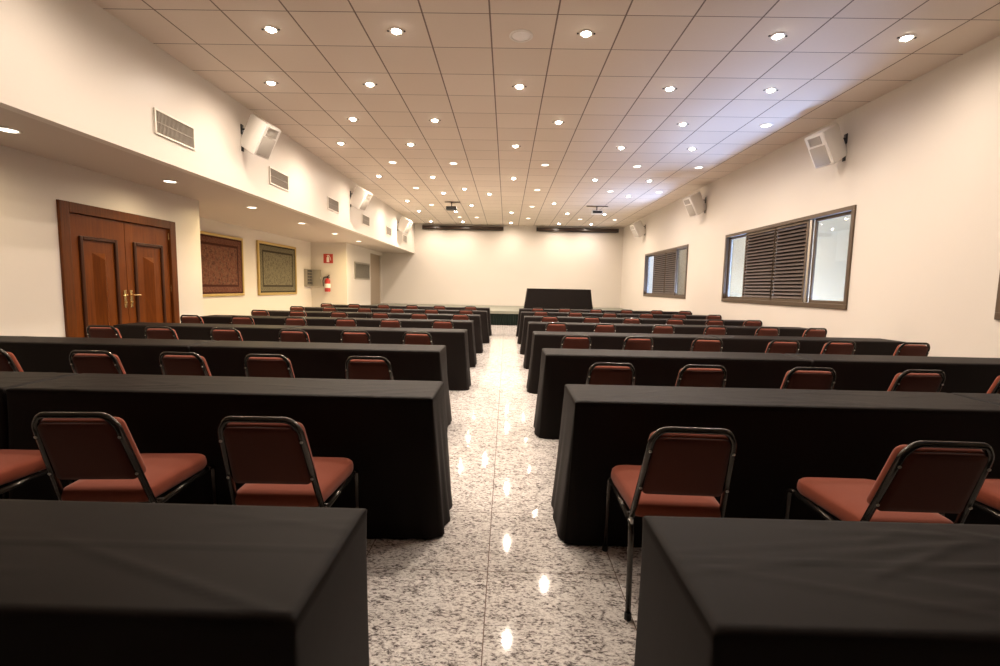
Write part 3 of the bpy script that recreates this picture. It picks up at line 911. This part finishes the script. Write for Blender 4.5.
t = thing('fire_extinguisher', 'red fire extinguisher hung on the alcove end wall', 'fire extinguisher', (-6.19, YE - .12, 1.05))
bm = B(); add_lathe(bm, [(.088, 0), (.096, .012), (.096, .36), (.088, .40), (.065, .435), (.035, .45), (.03, .47), (0, .47)], 24)
obj('cylinder', bm, 'red', t, 40)
bm = B()
add_lathe(bm, [(.0965, .13), (.0975, .135), (.0975, .27), (.0965, .275)], 24)
bmesh.ops.delete(bm, geom=[f for f in bm.faces if len(f.verts) > 6], context='FACES')
obj('label_band', bm, 'white_sign', t, 40)
bm = B(); add_lathe(bm, [(.022, .465), (.022, .51), (.014, .53), (0, .53)], 14)
add_tube(bm, [(0, 0, .50), (.05, -.02, .56), (.10, -.03, .575)], .010, 8); add_tube(bm, [(0, 0, .50), (.07, -.02, .50), (.10, -.03, .49)], .008, 8)
obj('valve', bm, 'black_plastic', t, 40)
bm = B(); add_tube(bm, fillet([(-.01, 0, .50), (-.12, 0, .50), (-.155, -.01, .38), (-.135, -.02, .18)], .05), .018, 8)
obj('hose', bm, 'black_plastic', t, 40)
bm = B(); add_box(bm, (-.03, .085, .30), (.03, .118, .62), None, .004); add_tube(bm, [(0, .10, .60), (0, .06, .60), (0, .02, .52)], .006, 6)
obj('hanger', bm, 'steel', t)

t = thing('wall_grille', 'grey rectangular louvred panel on the wall beside the stage', 'air grille', (XN, 18.08, 1.83))
W, H = 1.86, .64
bm = B()
for lo, hi in (((-W / 2, -H / 2), (W / 2, -H / 2 + .05)), ((-W / 2, H / 2 - .05), (W / 2, H / 2)), ((-W / 2, -H / 2 + .05), (-W / 2 + .05, H / 2 - .05)), ((W / 2 - .05, -H / 2 + .05), (W / 2, H / 2 - .05))):
    add_box(bm, (0, lo[0], lo[1]), (.03, hi[0], hi[1]), None, .004)
obj('grille_frame', bm, 'grey_metal', t)
bm = B()
for k in range(16):
    z = -H / 2 + .05 + (k + .5) * (H - .1) / 16
    add_box(bm, (-.017, -W / 2 + .05, -.002), (.017, W / 2 - .05, .002), Matrix.Translation((.016, 0, z)) @ Matrix.Rotation(.75, 4, 'Y'))
obj('slats', bm, 'grey_metal', t)
obj('backing', box((0, -W / 2 + .05, -H / 2 + .05), (.003, W / 2 - .05, H / 2 - .05)), 'grey_dark', t)

# ------------------------------------------------------------------ daylight through the windows
def area(name, loc, rot, sx, sy, e, col):
    l = bpy.data.lights.new(name, 'AREA'); l.shape = 'RECTANGLE'; l.size = sx; l.size_y = sy; l.energy = e; l.color = col
    o = bpy.data.objects.new(name, l); C.objects.link(o); o.location = loc; o.rotation_euler = rot
    return o
BLUE = (.36, .53, 1.0)
for yc, pw in ((7.3, 560), (13.0, 760), (2.0, 30)):
    # daylight bouncing up from the light well, through the glass onto the ceiling
    area('daylight_bounce', (XR + .95, yc, .35), (PI, math.radians(-62), 0), .5, 4.2, pw, BLUE)

wd = bpy.data.worlds.new('World'); SC.world = wd; wd.use_nodes = True
nt = wd.node_tree
bg = nt.nodes['Background']; bg.inputs[0].default_value = (.70, .80, 1.0, 1); bg.inputs[1].default_value = .75

# ------------------------------------------------------------------ camera
cam = bpy.data.cameras.new('Camera'); co_ = bpy.data.objects.new('Camera', cam); C.objects.link(co_)
cam.sensor_fit = 'HORIZONTAL'; cam.sensor_width = 36; cam.lens = 470.02 * 36 / 1000
pi_, ya, ro = math.radians(-5.599), math.radians(-.72), math.radians(1.139)
fwd = Vector((math.sin(ya) * math.cos(pi_), math.cos(ya) * math.cos(pi_), math.sin(pi_)))
rt = Vector((math.cos(ya), -math.sin(ya), 0)); up = rt.cross(fwd)
r_ = rt * math.cos(ro) + up * math.sin(ro); u_ = -rt * math.sin(ro) + up * math.cos(ro)
co_.matrix_world = Matrix(((r_.x, u_.x, -fwd.x, 0), (r_.y, u_.y, -fwd.y, 0), (r_.z, u_.z, -fwd.z, CAM_Z), (0, 0, 0, 1)))
cam.clip_start = .02
SC.camera = co_

vs = SC.view_settings
vs.view_transform = 'Standard'; vs.look = 'None'; vs.gamma = 1; vs.exposure = 0.82; vs.use_curve_mapping = False
